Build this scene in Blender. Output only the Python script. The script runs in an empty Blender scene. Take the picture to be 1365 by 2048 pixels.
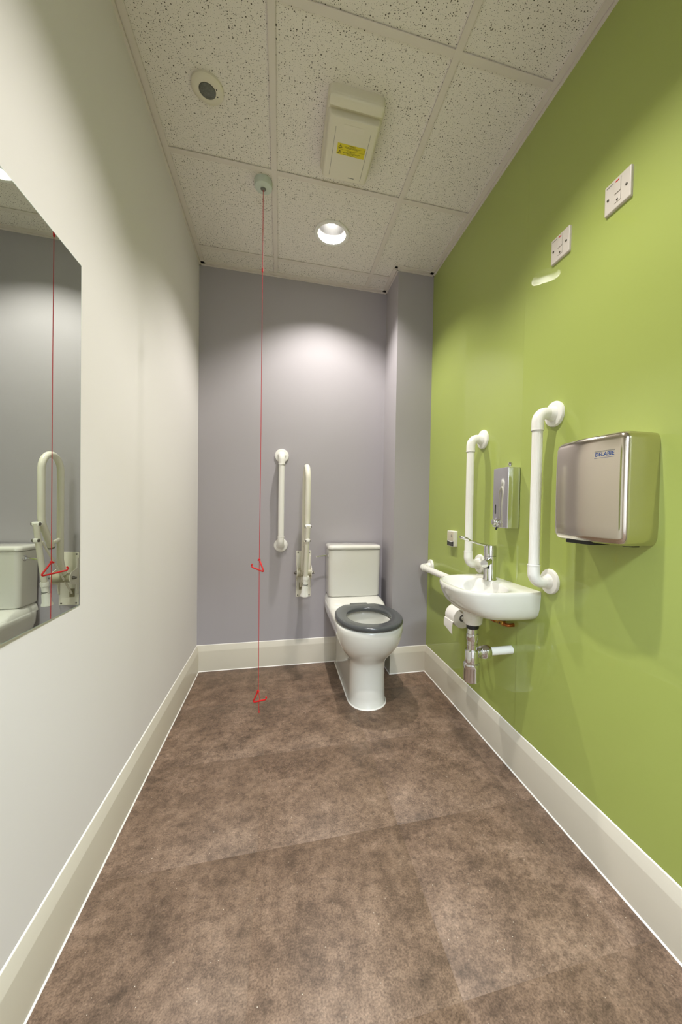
import bpy, bmesh, math, random
from mathutils import Vector, Matrix
random.seed(7)
PI = math.pi
S = bpy.context.scene
COL = S.collection

# ------------------------------------------------------------------ dimensions
W, D, DC, XC, H = 1.460, 2.531, 2.263, 1.2206, 2.576   # room: x 0..W, back wall y=D, boxing front y=DC
YF = -0.35                                              # wall with the doorway, behind the camera
T_X1, T_Y = 0.466, 1.763                                # ceiling grid origin
BT, BH = 0.0134, 0.167                                  # skirting thickness / height
L1 = (0.769, 2.068)                                     # downlight seen in the photo
L2 = (0.769, 0.868)                                     # its twin, two tiles nearer the door

# ------------------------------------------------------------------ camera
cam_d = bpy.data.cameras.new('camera'); cam = bpy.data.objects.new('camera', cam_d); COL.objects.link(cam)
F_PX, CX, CY = 737.53, 737.84, 1033.04
yaw, pitch, roll = 0.235418, -0.022937, 0.017502
fw = Vector((math.sin(yaw)*math.cos(pitch), math.cos(yaw)*math.cos(pitch), math.sin(pitch)))
r0 = Vector((math.cos(yaw), -math.sin(yaw), 0)); u0 = r0.cross(fw)
rt = math.cos(roll)*r0 + math.sin(roll)*u0; up = -math.sin(roll)*r0 + math.cos(roll)*u0
M = Matrix((rt, up, -fw)).transposed().to_4x4(); M.translation = Vector((0.51076, 0.0, 1.06764))
cam.matrix_world = M
cam_d.sensor_fit = 'AUTO'; cam_d.sensor_width = 36; cam_d.lens = 36*F_PX/2048
cam_d.shift_x = (682.5-CX)/2048; cam_d.shift_y = (CY-1024)/2048
cam_d.clip_start = 0.02
S.camera = cam

# ------------------------------------------------------------------ world, exposure, lamp strengths
wd = bpy.data.worlds.new('world'); S.world = wd; wd.use_nodes = True
wd.node_tree.nodes['Background'].inputs[0].default_value = (0.8, 0.9, 1.0, 1)
wd.node_tree.nodes['Background'].inputs[1].default_value = 0.02
vs = S.view_settings; vs.view_transform = 'Standard'; vs.look = 'None'; vs.gamma = 1; vs.use_curve_mapping = False
vs.exposure = -0.25
SPOT_W = 19.5
SPOT_COL = (1.0, 0.965, 0.925)
CORRIDOR_FILL_W = 170.0
CORRIDOR_FILL_COL = (0.76, 0.88, 1.0)

# ------------------------------------------------------------------ helpers
def lin(c):
    return tuple(((v/255)/12.92 if v/255 <= .04045 else ((v/255+.055)/1.055)**2.4) for v in c)
def mat(name, rgb, rough=.5, metal=0, coat=0, spec=.5, coat_rough=.03, emit=None, es=0, trans=0):
    m = bpy.data.materials.new(name); m.use_nodes = True
    b = m.node_tree.nodes['Principled BSDF']
    b.inputs['Base Color'].default_value = (*lin(rgb), 1)
    b.inputs['Roughness'].default_value = rough; b.inputs['Metallic'].default_value = metal
    b.inputs['Coat Weight'].default_value = coat; b.inputs['Coat Roughness'].default_value = coat_rough
    b.inputs['Specular IOR Level'].default_value = spec
    b.inputs['Transmission Weight'].default_value = trans
    if emit: b.inputs['Emission Color'].default_value = (*emit, 1); b.inputs['Emission Strength'].default_value = es
    return m
def nodes(m): return m.node_tree.nodes, m.node_tree.links, m.node_tree.nodes['Principled BSDF']
def N(m, t, **k):
    n = m.node_tree.nodes.new(t)
    for a, v in k.items(): setattr(n, a, v)
    return n
def noise_bump(m, scale, strength, dist=.002, detail=3):
    ns, ls, b = nodes(m)
    g = N(m, 'ShaderNodeNewGeometry'); n = N(m, 'ShaderNodeTexNoise'); bp = N(m, 'ShaderNodeBump')
    n.inputs['Scale'].default_value = scale; n.inputs['Detail'].default_value = detail
    bp.inputs['Strength'].default_value = strength; bp.inputs['Distance'].default_value = dist
    ls.new(g.outputs['Position'], n.inputs['Vector']); ls.new(n.outputs[0], bp.inputs['Height']); ls.new(bp.outputs[0], b.inputs['Normal'])
    return m
def noise_tint(m, rgb2, scale, lo=.4, hi=.65, detail=4):
    ns, ls, b = nodes(m)
    g = N(m, 'ShaderNodeNewGeometry'); n = N(m, 'ShaderNodeTexNoise'); r = N(m, 'ShaderNodeValToRGB')
    n.inputs['Scale'].default_value = scale; n.inputs['Detail'].default_value = detail
    r.color_ramp.elements[0].position = lo; r.color_ramp.elements[1].position = hi
    r.color_ramp.elements[0].color = b.inputs['Base Color'].default_value[:]; r.color_ramp.elements[1].color = (*lin(rgb2), 1)
    ls.new(g.outputs['Position'], n.inputs['Vector']); ls.new(n.outputs[0], r.inputs[0]); ls.new(r.outputs[0], b.inputs['Base Color'])
    return m

def link(name, me, m=None, parent=None, smooth=True):
    o = bpy.data.objects.new(name, me); COL.objects.link(o)
    if m is not None and len(me.materials) == 0: me.materials.append(m)
    if parent is not None: o.parent = parent; o.matrix_parent_inverse = parent.matrix_basis.inverted()
    return o
def build(name, verts, faces, m=None, parent=None, angle=35):
    me = bpy.data.meshes.new(name); me.from_pydata([tuple(v) for v in verts], [], faces); me.validate()
    bm = bmesh.new(); bm.from_mesh(me); bmesh.ops.recalc_face_normals(bm, faces=bm.faces)
    for f in bm.faces: f.smooth = True
    a = math.radians(angle)
    for e in bm.edges:
        e.smooth = len(e.link_faces) == 2 and e.calc_face_angle(0) < a
    bm.to_mesh(me); bm.free()
    return link(name, me, m, parent)
def empty(name, loc=(0, 0, 0)):
    o = bpy.data.objects.new(name, None); COL.objects.link(o); o.location = loc; o.empty_display_size = .05
    bpy.context.view_layer.update(); return o
def tag(o, label, cat=None, group=None, kind=None):
    if label: o['label'] = label
    if cat: o['category'] = cat
    if group: o['group'] = group
    if kind: o['kind'] = kind
    return o
class G:                                                # collects geometry for ONE mesh
    def __init__(s): s.v = []; s.f = []
    def add(s, v, f):
        k = len(s.v); s.v += [Vector(p) for p in v]; s.f += [tuple(i+k for i in q) for q in f]; return s
    def box(s, x0, x1, y0, y1, z0, z1):
        v = [(x, y, z) for x in (x0, x1) for y in (y0, y1) for z in (z0, z1)]
        return s.add(v, [(0, 1, 3, 2), (4, 6, 7, 5), (0, 4, 5, 1), (2, 3, 7, 6), (0, 2, 6, 4), (1, 5, 7, 3)])
    def loft(s, rings, cap0=True, cap1=True, loop=False):
        n = len(rings[0]); v = [p for r in rings for p in r]; f = []
        m = len(rings)
        for k in range(m if loop else m-1):
            a, b = k*n, ((k+1) % m)*n
            for i in range(n): j = (i+1) % n; f.append((a+i, a+j, b+j, b+i))
        if cap0 and not loop: f.append(tuple(range(n))[::-1])
        if cap1 and not loop: f.append(tuple((m-1)*n+i for i in range(n)))
        return s.add(v, f)
    def tube(s, path, rad, n=20, flute=0, nfl=24, cap=True):
        path = [Vector(p) for p in path]; rs = rad if isinstance(rad, (list, tuple)) else [rad]*len(path)
        t0 = (path[1]-path[0]).normalized(); a = Vector((0, 0, 1)) if abs(t0.z) < .9 else Vector((1, 0, 0))
        nrm = t0.cross(a).normalized(); rings = []; prev = t0
        for i, p in enumerate(path):
            t = (path[min(i+1, len(path)-1)]-path[max(i-1, 0)]).normalized()
            if t.length < .5: t = prev
            q = prev.rotation_difference(t); nrm = (q @ nrm); nrm = (nrm-t*nrm.dot(t)).normalized(); prev = t; bn = t.cross(nrm)
            rings.append([p+(nrm*math.cos(2*PI*k/n)+bn*math.sin(2*PI*k/n))*(rs[i]-(flute if k % 2 else 0)) for k in range(n)])
        return s.loft(rings, cap, cap)
    def lathe(s, prof, c, axis, n=32, cap=True):        # prof: (radius, height along axis)
        ax = Vector(axis).normalized(); a = Vector((0, 0, 1)) if abs(ax.z) < .9 else Vector((1, 0, 0))
        e1 = ax.cross(a).normalized(); e2 = ax.cross(e1); c = Vector(c)
        rings = [[c+ax*h+(e1*math.cos(2*PI*k/n)+e2*math.sin(2*PI*k/n))*max(r, 1e-5) for k in range(n)] for r, h in prof]
        return s.loft(rings, cap, cap)
    def rbox(s, x0, x1, y0, y1, z0, z1, r=.01, ft=.004, fb=0, seg=5, tm=None):
        def ring(i, z):
            a, b, c, d = x0+i, x1-i, y0+i, y1-i; q = max(r-i, .0004); o = []
            for cx, cy, s0 in ((b-q, d-q, 0), (a+q, d-q, PI/2), (a+q, c+q, PI), (b-q, c+q, 3*PI/2)):
                for k in range(seg+1): t = s0+PI/2*k/seg; o.append(Vector((cx+q*math.cos(t), cy+q*math.sin(t), z)))
            return o
        R = []
        if fb: R += [ring(fb*(1-math.sin(t)), z0+fb*(1-math.cos(t))) for t in [PI/2*k/4 for k in range(4)]][0:4]
        R.append(ring(0, z0+fb))
        R.append(ring(0, z1-ft))
        if ft: R += [ring(ft*(1-math.cos(t)), z1-ft+ft*math.sin(t)) for t in [PI/2*k/4 for k in range(1, 5)]]
        k = len(s.v); s.loft(R)
        if tm is not None:
            for i in range(k, len(s.v)): s.v[i] = tm @ s.v[i]
        return s
    def go(s, name, m=None, parent=None, angle=35): return build(name, s.v, s.f, m, parent, angle)
def arcpath(pts, rad, seg=8):                           # polyline with rounded corners
    pts = [Vector(p) for p in pts]; out = [pts[0]]
    for i in range(1, len(pts)-1):
        a, b, c = pts[i-1], pts[i], pts[i+1]; d1 = (a-b).normalized(); d2 = (c-b).normalized()
        ang = d1.angle(d2); t = rad/math.tan(ang/2); p1 = b+d1*t; p2 = b+d2*t
        cen = b+(d1+d2).normalized()*(rad/math.sin(ang/2))
        for k in range(seg+1):
            s_ = k/seg; v1 = p1-cen; v2 = p2-cen; w = v1.angle(v2)
            out.append(cen+(v1*math.sin((1-s_)*w)+v2*math.sin(s_*w))/math.sin(w))
    out.append(pts[-1]); return out
def resample(poly, n, closed=True):
    P = [Vector(p) for p in poly]; Q = P+[P[0]] if closed else P
    L = [0]
    for a, b in zip(Q, Q[1:]): L.append(L[-1]+(b-a).length)
    out = []; k = 0
    for i in range(n):
        d = L[-1]*i/(n if closed else n-1)
        while k < len(L)-2 and L[k+1] < d: k += 1
        s_ = (d-L[k])/max(L[k+1]-L[k], 1e-9); out.append(Q[k].lerp(Q[k+1], min(s_, 1)))
    return out
def catmull(pts, seg=6):
    P = [Vector(p) for p in pts]; P = [2*P[0]-P[1]]+P+[2*P[-1]-P[-2]]; o = []
    for i in range(1, len(P)-2):
        for k in range(seg):
            t = k/seg; a, b, c, d = P[i-1:i+3]
            o.append(.5*((2*b)+(c-a)*t+(2*a-5*b+4*c-d)*t*t+(3*b-a-3*c+d)*t**3))
    o.append(P[-2]); return o
# frames: local x = to the viewer's right, local y = up, local z = out of the surface
RW = lambda y, z, off=0: Matrix(((0, 0, -1, W-off), (-1, 0, 0, y), (0, 1, 0, z), (0, 0, 0, 1)))
BW = lambda x, z, off=0: Matrix(((1, 0, 0, x), (0, 0, -1, D-off), (0, 1, 0, z), (0, 0, 0, 1)))
LW = lambda y, z, off=0: Matrix(((0, 0, 1, off), (1, 0, 0, y), (0, 1, 0, z), (0, 0, 0, 1)))
CW = lambda x, y, off=0: Matrix(((1, 0, 0, x), (0, -1, 0, y), (0, 0, -1, H-off), (0, 0, 0, 1)))   # seen from below, up in the picture = nearer the door
def text(name, s_, size, tm, m, parent, align='CENTER', depth=.0002, shear=0, bold=0):
    c = bpy.data.curves.new(name, 'FONT'); c.body = s_; c.size = size; c.align_x = align; c.align_y = 'CENTER'; c.extrude = depth; c.shear = shear; c.offset = bold
    t = bpy.data.objects.new(name+'_tmp', c); COL.objects.link(t); bpy.context.view_layer.update()
    me = bpy.data.meshes.new_from_object(t.evaluated_get(bpy.context.evaluated_depsgraph_get()))
    bpy.data.objects.remove(t); me.transform(tm); me.name = name; me.materials.clear()
    return link(name, me, m, parent)

# ------------------------------------------------------------------ materials
m_left = noise_bump(mat('white_wall_paint', (227, 223, 220), .75, spec=.25), 180, .05, .0006)
m_grey = noise_bump(mat('mauve_grey_wall_paint', (172, 167, 170), .6, spec=.3), 180, .06, .0006)
m_green = mat('gloss_green_wall_sheet', (164, 177, 93), .45, coat=.75, spec=.1, coat_rough=.02)
noise_bump(m_green, 3.2, .35, .002, 1)
m_skirt = mat('skirting_off_white', (214, 207, 190), .35, spec=.5)
m_seal = mat('white_sealant', (240, 236, 228), .4)
m_grid = mat('ceiling_grid_white', (226, 218, 208), .5)
m_white = mat('white_plastic', (238, 236, 228), .28, spec=.5)
m_cream = mat('cream_plastic', (228, 222, 202), .35)
m_seam = mat('seam_grey', (150, 146, 132), .6)
m_ceram = mat('white_ceramic', (224, 222, 213), .12, coat=.6)
m_steelp = mat('white_coated_steel', (228, 224, 208), .25)
m_chrome = mat('chrome', (225, 225, 228), .06, metal=1)
m_steel = mat('polished_stainless_steel', (214, 206, 195), .15, metal=1)
m_screw = mat('dull_metal', (120, 116, 108), .4, metal=1)
m_dark = mat('dark_recess', (40, 36, 30), .7)
m_black = mat('black_plastic', (22, 22, 22), .45)
m_seat = mat('dark_grey_seat_plastic', (74, 76, 77), .2)
m_red = mat('red_plastic', (206, 22, 26), .35)
m_cord = mat('red_cord', (196, 28, 36), .6)
m_mint = mat('pale_mint_plastic', (205, 214, 202), .4)
m_copper = mat('copper', (184, 112, 62), .3, metal=1)
m_brass = mat('brass', (190, 150, 70), .3, metal=1)
m_paper = mat('tissue_paper', (236, 233, 228), .9, spec=.1)
m_yellow = mat('yellow_label', (224, 208, 20), .5)
m_ink = mat('black_ink', (46, 38, 10), .6)
m_inkg = mat('grey_ink', (120, 120, 112), .6)
m_blue = mat('blue_ink', (18, 62, 124), .5)
m_lens = noise_tint(mat('frosted_sensor_lens', (96, 98, 90), .35), (112, 114, 106), 160)
m_silver = mat('mirror_silver', (222, 229, 219), .0, metal=1)
m_edge = mat('glass_edge', (176, 196, 190), .15, coat=.5)
m_lamp = mat('lamp_glow', (255, 255, 255), .5, emit=(1, .96, .9), es=28)
m_refl = mat('lamp_reflector', (74, 73, 71), .35)
m_panel = mat('corridor_fill_diffuser', (255, 255, 255), .5, emit=CORRIDOR_FILL_COL, es=3)  # glowing face of the added corridor fill panel
m_door = mat('door_laminate', (150, 120, 86), .4)

# perforated mineral fibre ceiling tile: colour only
m_tile = mat('mineral_fibre_tile', (236, 230, 221), .9, spec=.1)
ns, ls, b = nodes(m_tile)
geo = N(m_tile, 'ShaderNodeNewGeometry'); mp = N(m_tile, 'ShaderNodeMapping'); mp.inputs['Scale'].default_value = (1, 1, 0)
ls.new(geo.outputs['Position'], mp.inputs['Vector'])
nz = N(m_tile, 'ShaderNodeTexNoise'); nz.inputs['Scale'].default_value = 260; nz.inputs['Detail'].default_value = 1
wob = N(m_tile, 'ShaderNodeVectorMath', operation='MULTIPLY_ADD'); wob.inputs[1].default_value = (.0025, .0025, 0)
ls.new(mp.outputs[0], nz.inputs['Vector']); ls.new(nz.outputs['Color'], wob.inputs[0]); ls.new(mp.outputs[0], wob.inputs[2])
masks = []
for sc, mx, pw in ((110, .24, 2.6), (215, .23, 2.2)):
    v = N(m_tile, 'ShaderNodeTexVoronoi', voronoi_dimensions='2D'); v.inputs['Scale'].default_value = sc
    ls.new(wob.outputs[0], v.inputs['Vector'])
    sp = N(m_tile, 'ShaderNodeSeparateColor'); ls.new(v.outputs['Color'], sp.inputs[0])
    p = N(m_tile, 'ShaderNodeMath', operation='POWER'); p.inputs[1].default_value = pw; ls.new(sp.outputs[0], p.inputs[0])
    q = N(m_tile, 'ShaderNodeMath', operation='MULTIPLY'); q.inputs[1].default_value = mx; ls.new(p.outputs[0], q.inputs[0])
    c = N(m_tile, 'ShaderNodeMath', operation='LESS_THAN'); ls.new(v.outputs['Distance'], c.inputs[0]); ls.new(q.outputs[0], c.inputs[1]); masks.append(c)
mx_ = N(m_tile, 'ShaderNodeMath', operation='MAXIMUM'); ls.new(masks[0].outputs[0], mx_.inputs[0]); ls.new(masks[1].outputs[0], mx_.inputs[1])
mix = N(m_tile, 'ShaderNodeMix', data_type='RGBA'); ls.new(mx_.outputs[0], mix.inputs[0])
mix.inputs[6].default_value = (*lin((236, 230, 221)), 1); mix.inputs[7].default_value = (*lin((92, 86, 74)), 1)
ls.new(mix.outputs[2], b.inputs['Base Color'])

# mottled brown vinyl tile
m_floor = mat('mottled_brown_vinyl', (110, 92, 74), .5, spec=.35)
ns, ls, b = nodes(m_floor)
geo = N(m_floor, 'ShaderNodeNewGeometry'); oi = N(m_floor, 'ShaderNodeObjectInfo')
off = N(m_floor, 'ShaderNodeVectorMath', operation='MULTIPLY_ADD'); off.inputs[1].default_value = (1, 1, 1)
rs_ = N(m_floor, 'ShaderNodeMath', operation='MULTIPLY'); rs_.inputs[1].default_value = 37; ls.new(oi.outputs['Random'], rs_.inputs[0])
ls.new(geo.outputs['Position'], off.inputs[0]); ls.new(rs_.outputs[0], off.inputs[2])
def fl_noise(sc, det, rough=.6):
    n = N(m_floor, 'ShaderNodeTexNoise'); n.inputs['Scale'].default_value = sc; n.inputs['Detail'].default_value = det; n.inputs['Roughness'].default_value = rough
    ls.new(off.outputs[0], n.inputs['Vector']); return n
n1 = fl_noise(7.5, 8, .74); ls.remove(n1.inputs['Vector'].links[0]); ls.new(geo.outputs['Position'], n1.inputs['Vector']); n2 = fl_noise(42, 6, .8); n3 = fl_noise(240, 2)
r1 = N(m_floor, 'ShaderNodeValToRGB'); e = r1.color_ramp.elements
e[0].position = .34; e[0].color = (*lin((95, 77, 63)), 1); e[1].position = .66; e[1].color = (*lin((144, 121, 103)), 1)
k = e.new(.5); k.color = (*lin((122, 100, 83)), 1)
ls.new(n1.outputs[0], r1.inputs[0])
r2 = N(m_floor, 'ShaderNodeValToRGB'); e = r2.color_ramp.elements
e[0].position = .34; e[0].color = (.45, .42, .39, 1); e[1].position = .56; e[1].color = (1.12, 1.1, 1.06, 1)
ls.new(n2.outputs[0], r2.inputs[0])
mm = N(m_floor, 'ShaderNodeMix', data_type='RGBA', blend_type='MULTIPLY'); mm.inputs[0].default_value = .75
ls.new(r1.outputs[0], mm.inputs[6]); ls.new(r2.outputs[0], mm.inputs[7])
r3 = N(m_floor, 'ShaderNodeValToRGB'); e = r3.color_ramp.elements
e[0].position = .3; e[0].color = (.58, .57, .56, 1); e[1].position = .66; e[1].color = (1.32, 1.32, 1.32, 1); ls.new(n3.outputs[0], r3.inputs[0])
m3 = N(m_floor, 'ShaderNodeMix', data_type='RGBA', blend_type='MULTIPLY'); m3.inputs[0].default_value = .8
hsv = N(m_floor, 'ShaderNodeHueSaturation'); mr = N(m_floor, 'ShaderNodeMapRange'); mr.inputs['To Min'].default_value = .87; mr.inputs['To Max'].default_value = .90
ls.new(oi.outputs['Random'], mr.inputs['Value']); ls.new(mr.outputs[0], hsv.inputs['Value']); ls.new(mm.outputs[2], hsv.inputs['Color'])
ls.new(hsv.outputs[0], m3.inputs[6]); ls.new(r3.outputs[0], m3.inputs[7])
vo = N(m_floor, 'ShaderNodeTexVoronoi'); vo.inputs['Scale'].default_value = 105; ls.new(off.outputs[0], vo.inputs['Vector'])
sp = N(m_floor, 'ShaderNodeSeparateColor'); ls.new(vo.outputs['Color'], sp.inputs[0])
pw = N(m_floor, 'ShaderNodeMath', operation='POWER'); pw.inputs[1].default_value = 6; ls.new(sp.outputs[1], pw.inputs[0])
q_ = N(m_floor, 'ShaderNodeMath', operation='MULTIPLY'); q_.inputs[1].default_value = .13; ls.new(pw.outputs[0], q_.inputs[0])
lt = N(m_floor, 'ShaderNodeMath', operation='LESS_THAN'); ls.new(vo.outputs['Distance'], lt.inputs[0]); ls.new(q_.outputs[0], lt.inputs[1])
m4 = N(m_floor, 'ShaderNodeMix', data_type='RGBA'); m4.inputs[7].default_value = (*lin((196, 184, 166)), 1)
ls.new(lt.outputs[0], m4.inputs[0]); ls.new(m3.outputs[2], m4.inputs[6]); ls.new(m4.outputs[2], b.inputs['Base Color'])
bp = N(m_floor, 'ShaderNodeBump'); bp.inputs['Strength'].default_value = .25; bp.inputs['Distance'].default_value = .0008
ls.new(n3.outputs[0], bp.inputs['Height']); ls.new(bp.outputs[0], b.inputs['Normal'])

# ------------------------------------------------------------------ the room shell
st = lambda o, lab=None: tag(o, lab, kind='structure')
HT = H+.30
floor = st(G().box(-.12, W+.12, YF-.1, D+.12, -.12, -.004).go('floor', m_dark), 'floor of mottled brown square vinyl tiles')
JX = [0, .453, .910, 1.367, W]; JY = [YF, .246, .703, 1.160, 1.617, 2.074, D]
for i in range(len(JX)-1):
    for j in range(len(JY)-1):
        x0, x1, y0, y1 = JX[i]+.00005, JX[i+1]-.00005, JY[j]+.00005, JY[j+1]-.00005
        if x1 > XC+.0 and y1 > DC:                      # cut round the boxing in the corner
            if x0 >= XC: y1 = DC
        dz = random.uniform(-.00005, .00005); c = .00012
        r_ = lambda i_, z: [(x0+i_, y0+i_, z), (x1-i_, y0+i_, z), (x1-i_, y1-i_, z), (x0+i_, y1-i_, z)]
        G().loft([r_(0, -.004), r_(0, dz-c*.6), r_(c, dz)]).go('vinyl_tile', m_floor, floor)
st(G().box(-.12, 0, YF-.1, D+.12, -.12, HT).go('wall_left', m_left), 'plain white painted wall with mirror')
st(G().box(0, W+.12, D, D+.12, -.12, HT).go('wall_back', m_grey), 'mauve grey painted wall behind the toilet')
st(G().box(XC, W+.0, DC, D, 0, HT).go('wall_column', m_grey), 'mauve grey boxed-in column in the corner')
wr = st(G().box(W+.004, W+.12, YF-.1, D, -.12, HT).go('wall_right', m_left), 'wall clad in glossy lime green sheets')
def hz(z): q = min(max((2.03-z)/.24, 0), 1); p = min(max((z-.3)/1.2, 0), 1); return q*q*(3-2*q)*(.25+.75*p)
for k, (y0, y1, ca) in enumerate(((YF, .0928, 0), (.0932, 1.3128, .0046), (1.3131, DC, 0))):
    ny, nz_ = 130, 90; vv = []; ff = []
    for i in range(ny+1):
        for j in range(nz_+1):
            y = y0+(y1-y0)*i/ny; z = BH-.01+(HT-.28-BH+.01)*j/nz_
            e_ = max(0, (y-(y1-.13))/.13)               # sheet curls very slightly towards the butt joint
            vv.append((W-ca*e_**2*hz(z), y, z))
    for i in range(ny):
        for j in range(nz_): a = i*(nz_+1)+j; ff.append((a, a+1, a+nz_+2, a+nz_+1))
    g = G().add(vv, ff)
    base = len(vv)
    po = g.go('wall_sheet', m_green, wr)
    so = po.modifiers.new('thick', 'SOLIDIFY'); so.thickness = .004; so.offset = -1 if po.data.polygons[0].normal.x < 0 else 1
# wall with the open doorway behind the camera, and the corridor it opens on
X0d, X1d, Zd = .22, 1.20, 2.10
g = G().box(-.12, X0d, YF-.1, YF, -.12, HT).box(X1d, W+.12, YF-.1, YF, -.12, HT).box(X0d, X1d, YF-.1, YF, Zd, HT)
st(g.go('wall_front', m_left), 'white wall with the open doorway')
CY0 = YF-1.7
st(G().box(-1.2, 2.7, CY0-.1, YF-.1, -.12, -.004).go('floor_corridor', m_floor), 'corridor floor outside the doorway')
st(G().box(-1.2, 2.7, CY0-.1, CY0, -.004, HT).go('wall_corridor_far', m_left), 'white far wall of the corridor')
st(G().box(-1.3, -1.2, CY0-.1, YF-.1, -.12, HT).go('wall_corridor_left', m_left), 'white end wall of the corridor')
st(G().box(2.7, 2.8, CY0-.1, YF-.1, -.12, HT).go('wall_corridor_right', m_left), 'white end wall at the other corridor end')
st(G().box(-1.2, -.12, YF-.1, YF-.02, -.12, HT).box(W+.12, 2.7, YF-.1, YF-.02, -.12, HT).go('wall_corridor_near', m_left), 'white corridor wall beside the doorway')
st(G().box(-1.3, 2.8, CY0-.1, YF-.1, H, HT+.1).go('ceiling_corridor', m_left), 'white corridor ceiling')
g = G().box(X0d-.05, X0d+.03, YF-.11, YF+.012, 0, Zd+.05).box(X1d-.03, X1d+.05, YF-.11, YF+.012, 0, Zd+.05).box(X0d+.03, X1d-.03, YF-.11, YF+.012, Zd-.03, Zd+.05)
st(g.go('trim_1', m_skirt), 'off-white door lining')

# ceiling: slab, grid runners, edge trim, tiles
ceil = st(G().box(-.12, W+.12, YF-.1, D+.12, HT, HT+.1).go('ceiling', m_left), 'suspended ceiling of perforated square tiles')
GX = [T_X1, T_X1+.6]; GY = [T_Y+.6*k for k in range(-3, 2)]
hb = .012
for x in GX: G().box(x-hb, x+hb, YF+.02, D-.02, H, H+.004).box(x-.001, x+.001, YF+.02, D-.02, H+.004, H+.035).go('grid_runner', m_grid, ceil)
XS = [.0]+GX+[W]; YS = [YF]+GY+[D]
for y in GY:
    for a, c in zip(XS, XS[1:]):
        if y > DC and c == W: c = XC
        lo = a+(hb if a > 0 else .03); hi = c-(hb if c in GX else .03)
        G().box(lo, hi, y-hb, y+hb, H+.0006, H+.004).box(lo, hi, y-.001, y+.001, H+.004, H+.035).go('grid_cross_bar', m_grid, ceil)
def tile(x0, x1, y0, y1, hole=None):
    z0, z1 = H+.006, H+.020
    if hole is None:
        c = .002; r_ = lambda i_, z: [(x0+i_, y0+i_, z), (x1-i_, y0+i_, z), (x1-i_, y1-i_, z), (x0+i_, y1-i_, z)]
        return G().loft([r_(0, z1), r_(0, z0+c), r_(c, z0)]).go('ceiling_tile', m_tile, ceil)
    n = 48; hx, hy, hr = hole; outer = []; inner = []
    for k in range(n):
        t = 2*PI*(k+.5)/n; dx, dy = math.cos(t), math.sin(t)
        s_ = min([((x1-hx)/dx if dx > 0 else (x0-hx)/dx) if abs(dx) > 1e-6 else 9, ((y1-hy)/dy if dy > 0 else (y0-hy)/dy) if abs(dy) > 1e-6 else 9])
        outer.append((hx+dx*s_, hy+dy*s_)); inner.append((hx+dx*hr, hy+dy*hr))
    for cx, cy in ((x0, y0), (x1, y0), (x1, y1), (x0, y1)):
        i = min(range(n), key=lambda i: (outer[i][0]-cx)**2+(outer[i][1]-cy)**2); outer[i] = (cx, cy)
    at = lambda P, z: [(p[0], p[1], z) for p in P]
    return G().loft([at(outer, z0), at(outer, z1), at(inner, z1), at(inner, z0)], loop=True).go('ceiling_tile', m_tile, ceil)
for i in range(3):
    for j in range(len(YS)-1):
        x0, x1, y0, y1 = XS[i]+.003, XS[i+1]-.003, YS[j]+.003, YS[j+1]-.003
        if y1-y0 < .05: continue
        hole = None
        for lx, ly in (L1, L2):
            if x0 < lx < x1 and y0 < ly < y1: hole = (lx, ly, .084)
        if i == 2 and y1 > DC:
            if y0 < DC:                                 # L-shaped tile notched round the column
                pts = [(x0, y0), (x1, y0), (x1, DC-.003), (XC-.003, DC-.003), (XC-.003, y1), (x0, y1)]
                G().loft([[(a, c, z) for a, c in pts] for z in (H+.006, H+.020)]).go('ceiling_tile', m_tile, ceil)
                continue
            x1 = XC-.003
        tile(x0, x1, y0, y1, hole)
# stepped edge trim, one length per wall
def edge_trim(n, a, c, nrm):
    a, c, nrm = Vector(a), Vector(c), Vector(nrm)
    prof = [(0, -.007), (.009, -.007), (.009, .001), (.012, .001), (.012, -.0015), (.034, -.0015), (.034, .005), (0, .005)]
    ring = lambda p, s_: [p+nrm*d+Vector((0, 0, H+z)) for d, z in prof]
    return st(G().loft([ring(a, 0), ring(c, 1)]).go('trim_%d' % n, m_grid), 'off-white stepped ceiling edge trim')
tags = ['along the white wall', 'along the mauve grey back wall', 'on the side of the boxed column', 'on the front of the boxed column', 'along the green wall']
for n, (a, c, nn) in enumerate((((0, YF, 0), (0, D, 0), (1, 0, 0)), ((.0, D, 0), (XC, D, 0), (0, -1, 0)), ((XC, D, 0), (XC, DC-.03, 0), (-1, 0, 0)),
                               ((XC-.03, DC, 0), (W, DC, 0), (0, -1, 0)), ((W, YF, 0), (W, DC, 0), (-1, 0, 0)))):
    edge_trim(n+2, a, c, nn)['label'] = 'off-white stepped ceiling edge trim '+tags[n]
# skirting with a white sealant bead
def skirt(name, a, c, nrm, lab, e0=0, e1=0):
    a, c, nrm = Vector(a), Vector(c), Vector(nrm); t = (c-a).normalized()
    prof = [(0, 0), (BT, 0), (BT, .130), (BT*.97, .133), (.0045, .160), (.003, .1655), (.0015, BH), (0, BH)]
    R = [[p+nrm*d+t*(d/BT*BT*e)+Vector((0, 0, z)) for d, z in prof] for p, e in ((a, e0), (c, -e1))]
    o = st(G().loft(R).go(name, m_skirt, angle=12), lab)
    pb = [(BT-.001, .0), (BT+.0035, .0), (BT+.003, .0016), (BT-.001, .005)]
    G().loft([[p+nrm*d+t*(d*e)+Vector((0, 0, z+.0003)) for d, z in pb] for p, e in ((a, e0), (c, -e1))]).go('sealant_bead', m_seal, o)
    pt = [(0, BH), (.0025, BH), (.0006, BH+.0026), (0, BH+.003)]
    G().loft([[p+nrm*d+t*(d*e)+Vector((0, 0, z-.0003)) for d, z in pt] for p, e in ((a, e0), (c, -e1))]).go('sealant_bead', m_seal, o)
skirt('baseboard_left', (0, YF, 0), (0, D, 0), (1, 0, 0), 'off-white skirting under the mirror wall', 0, 1)
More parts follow.
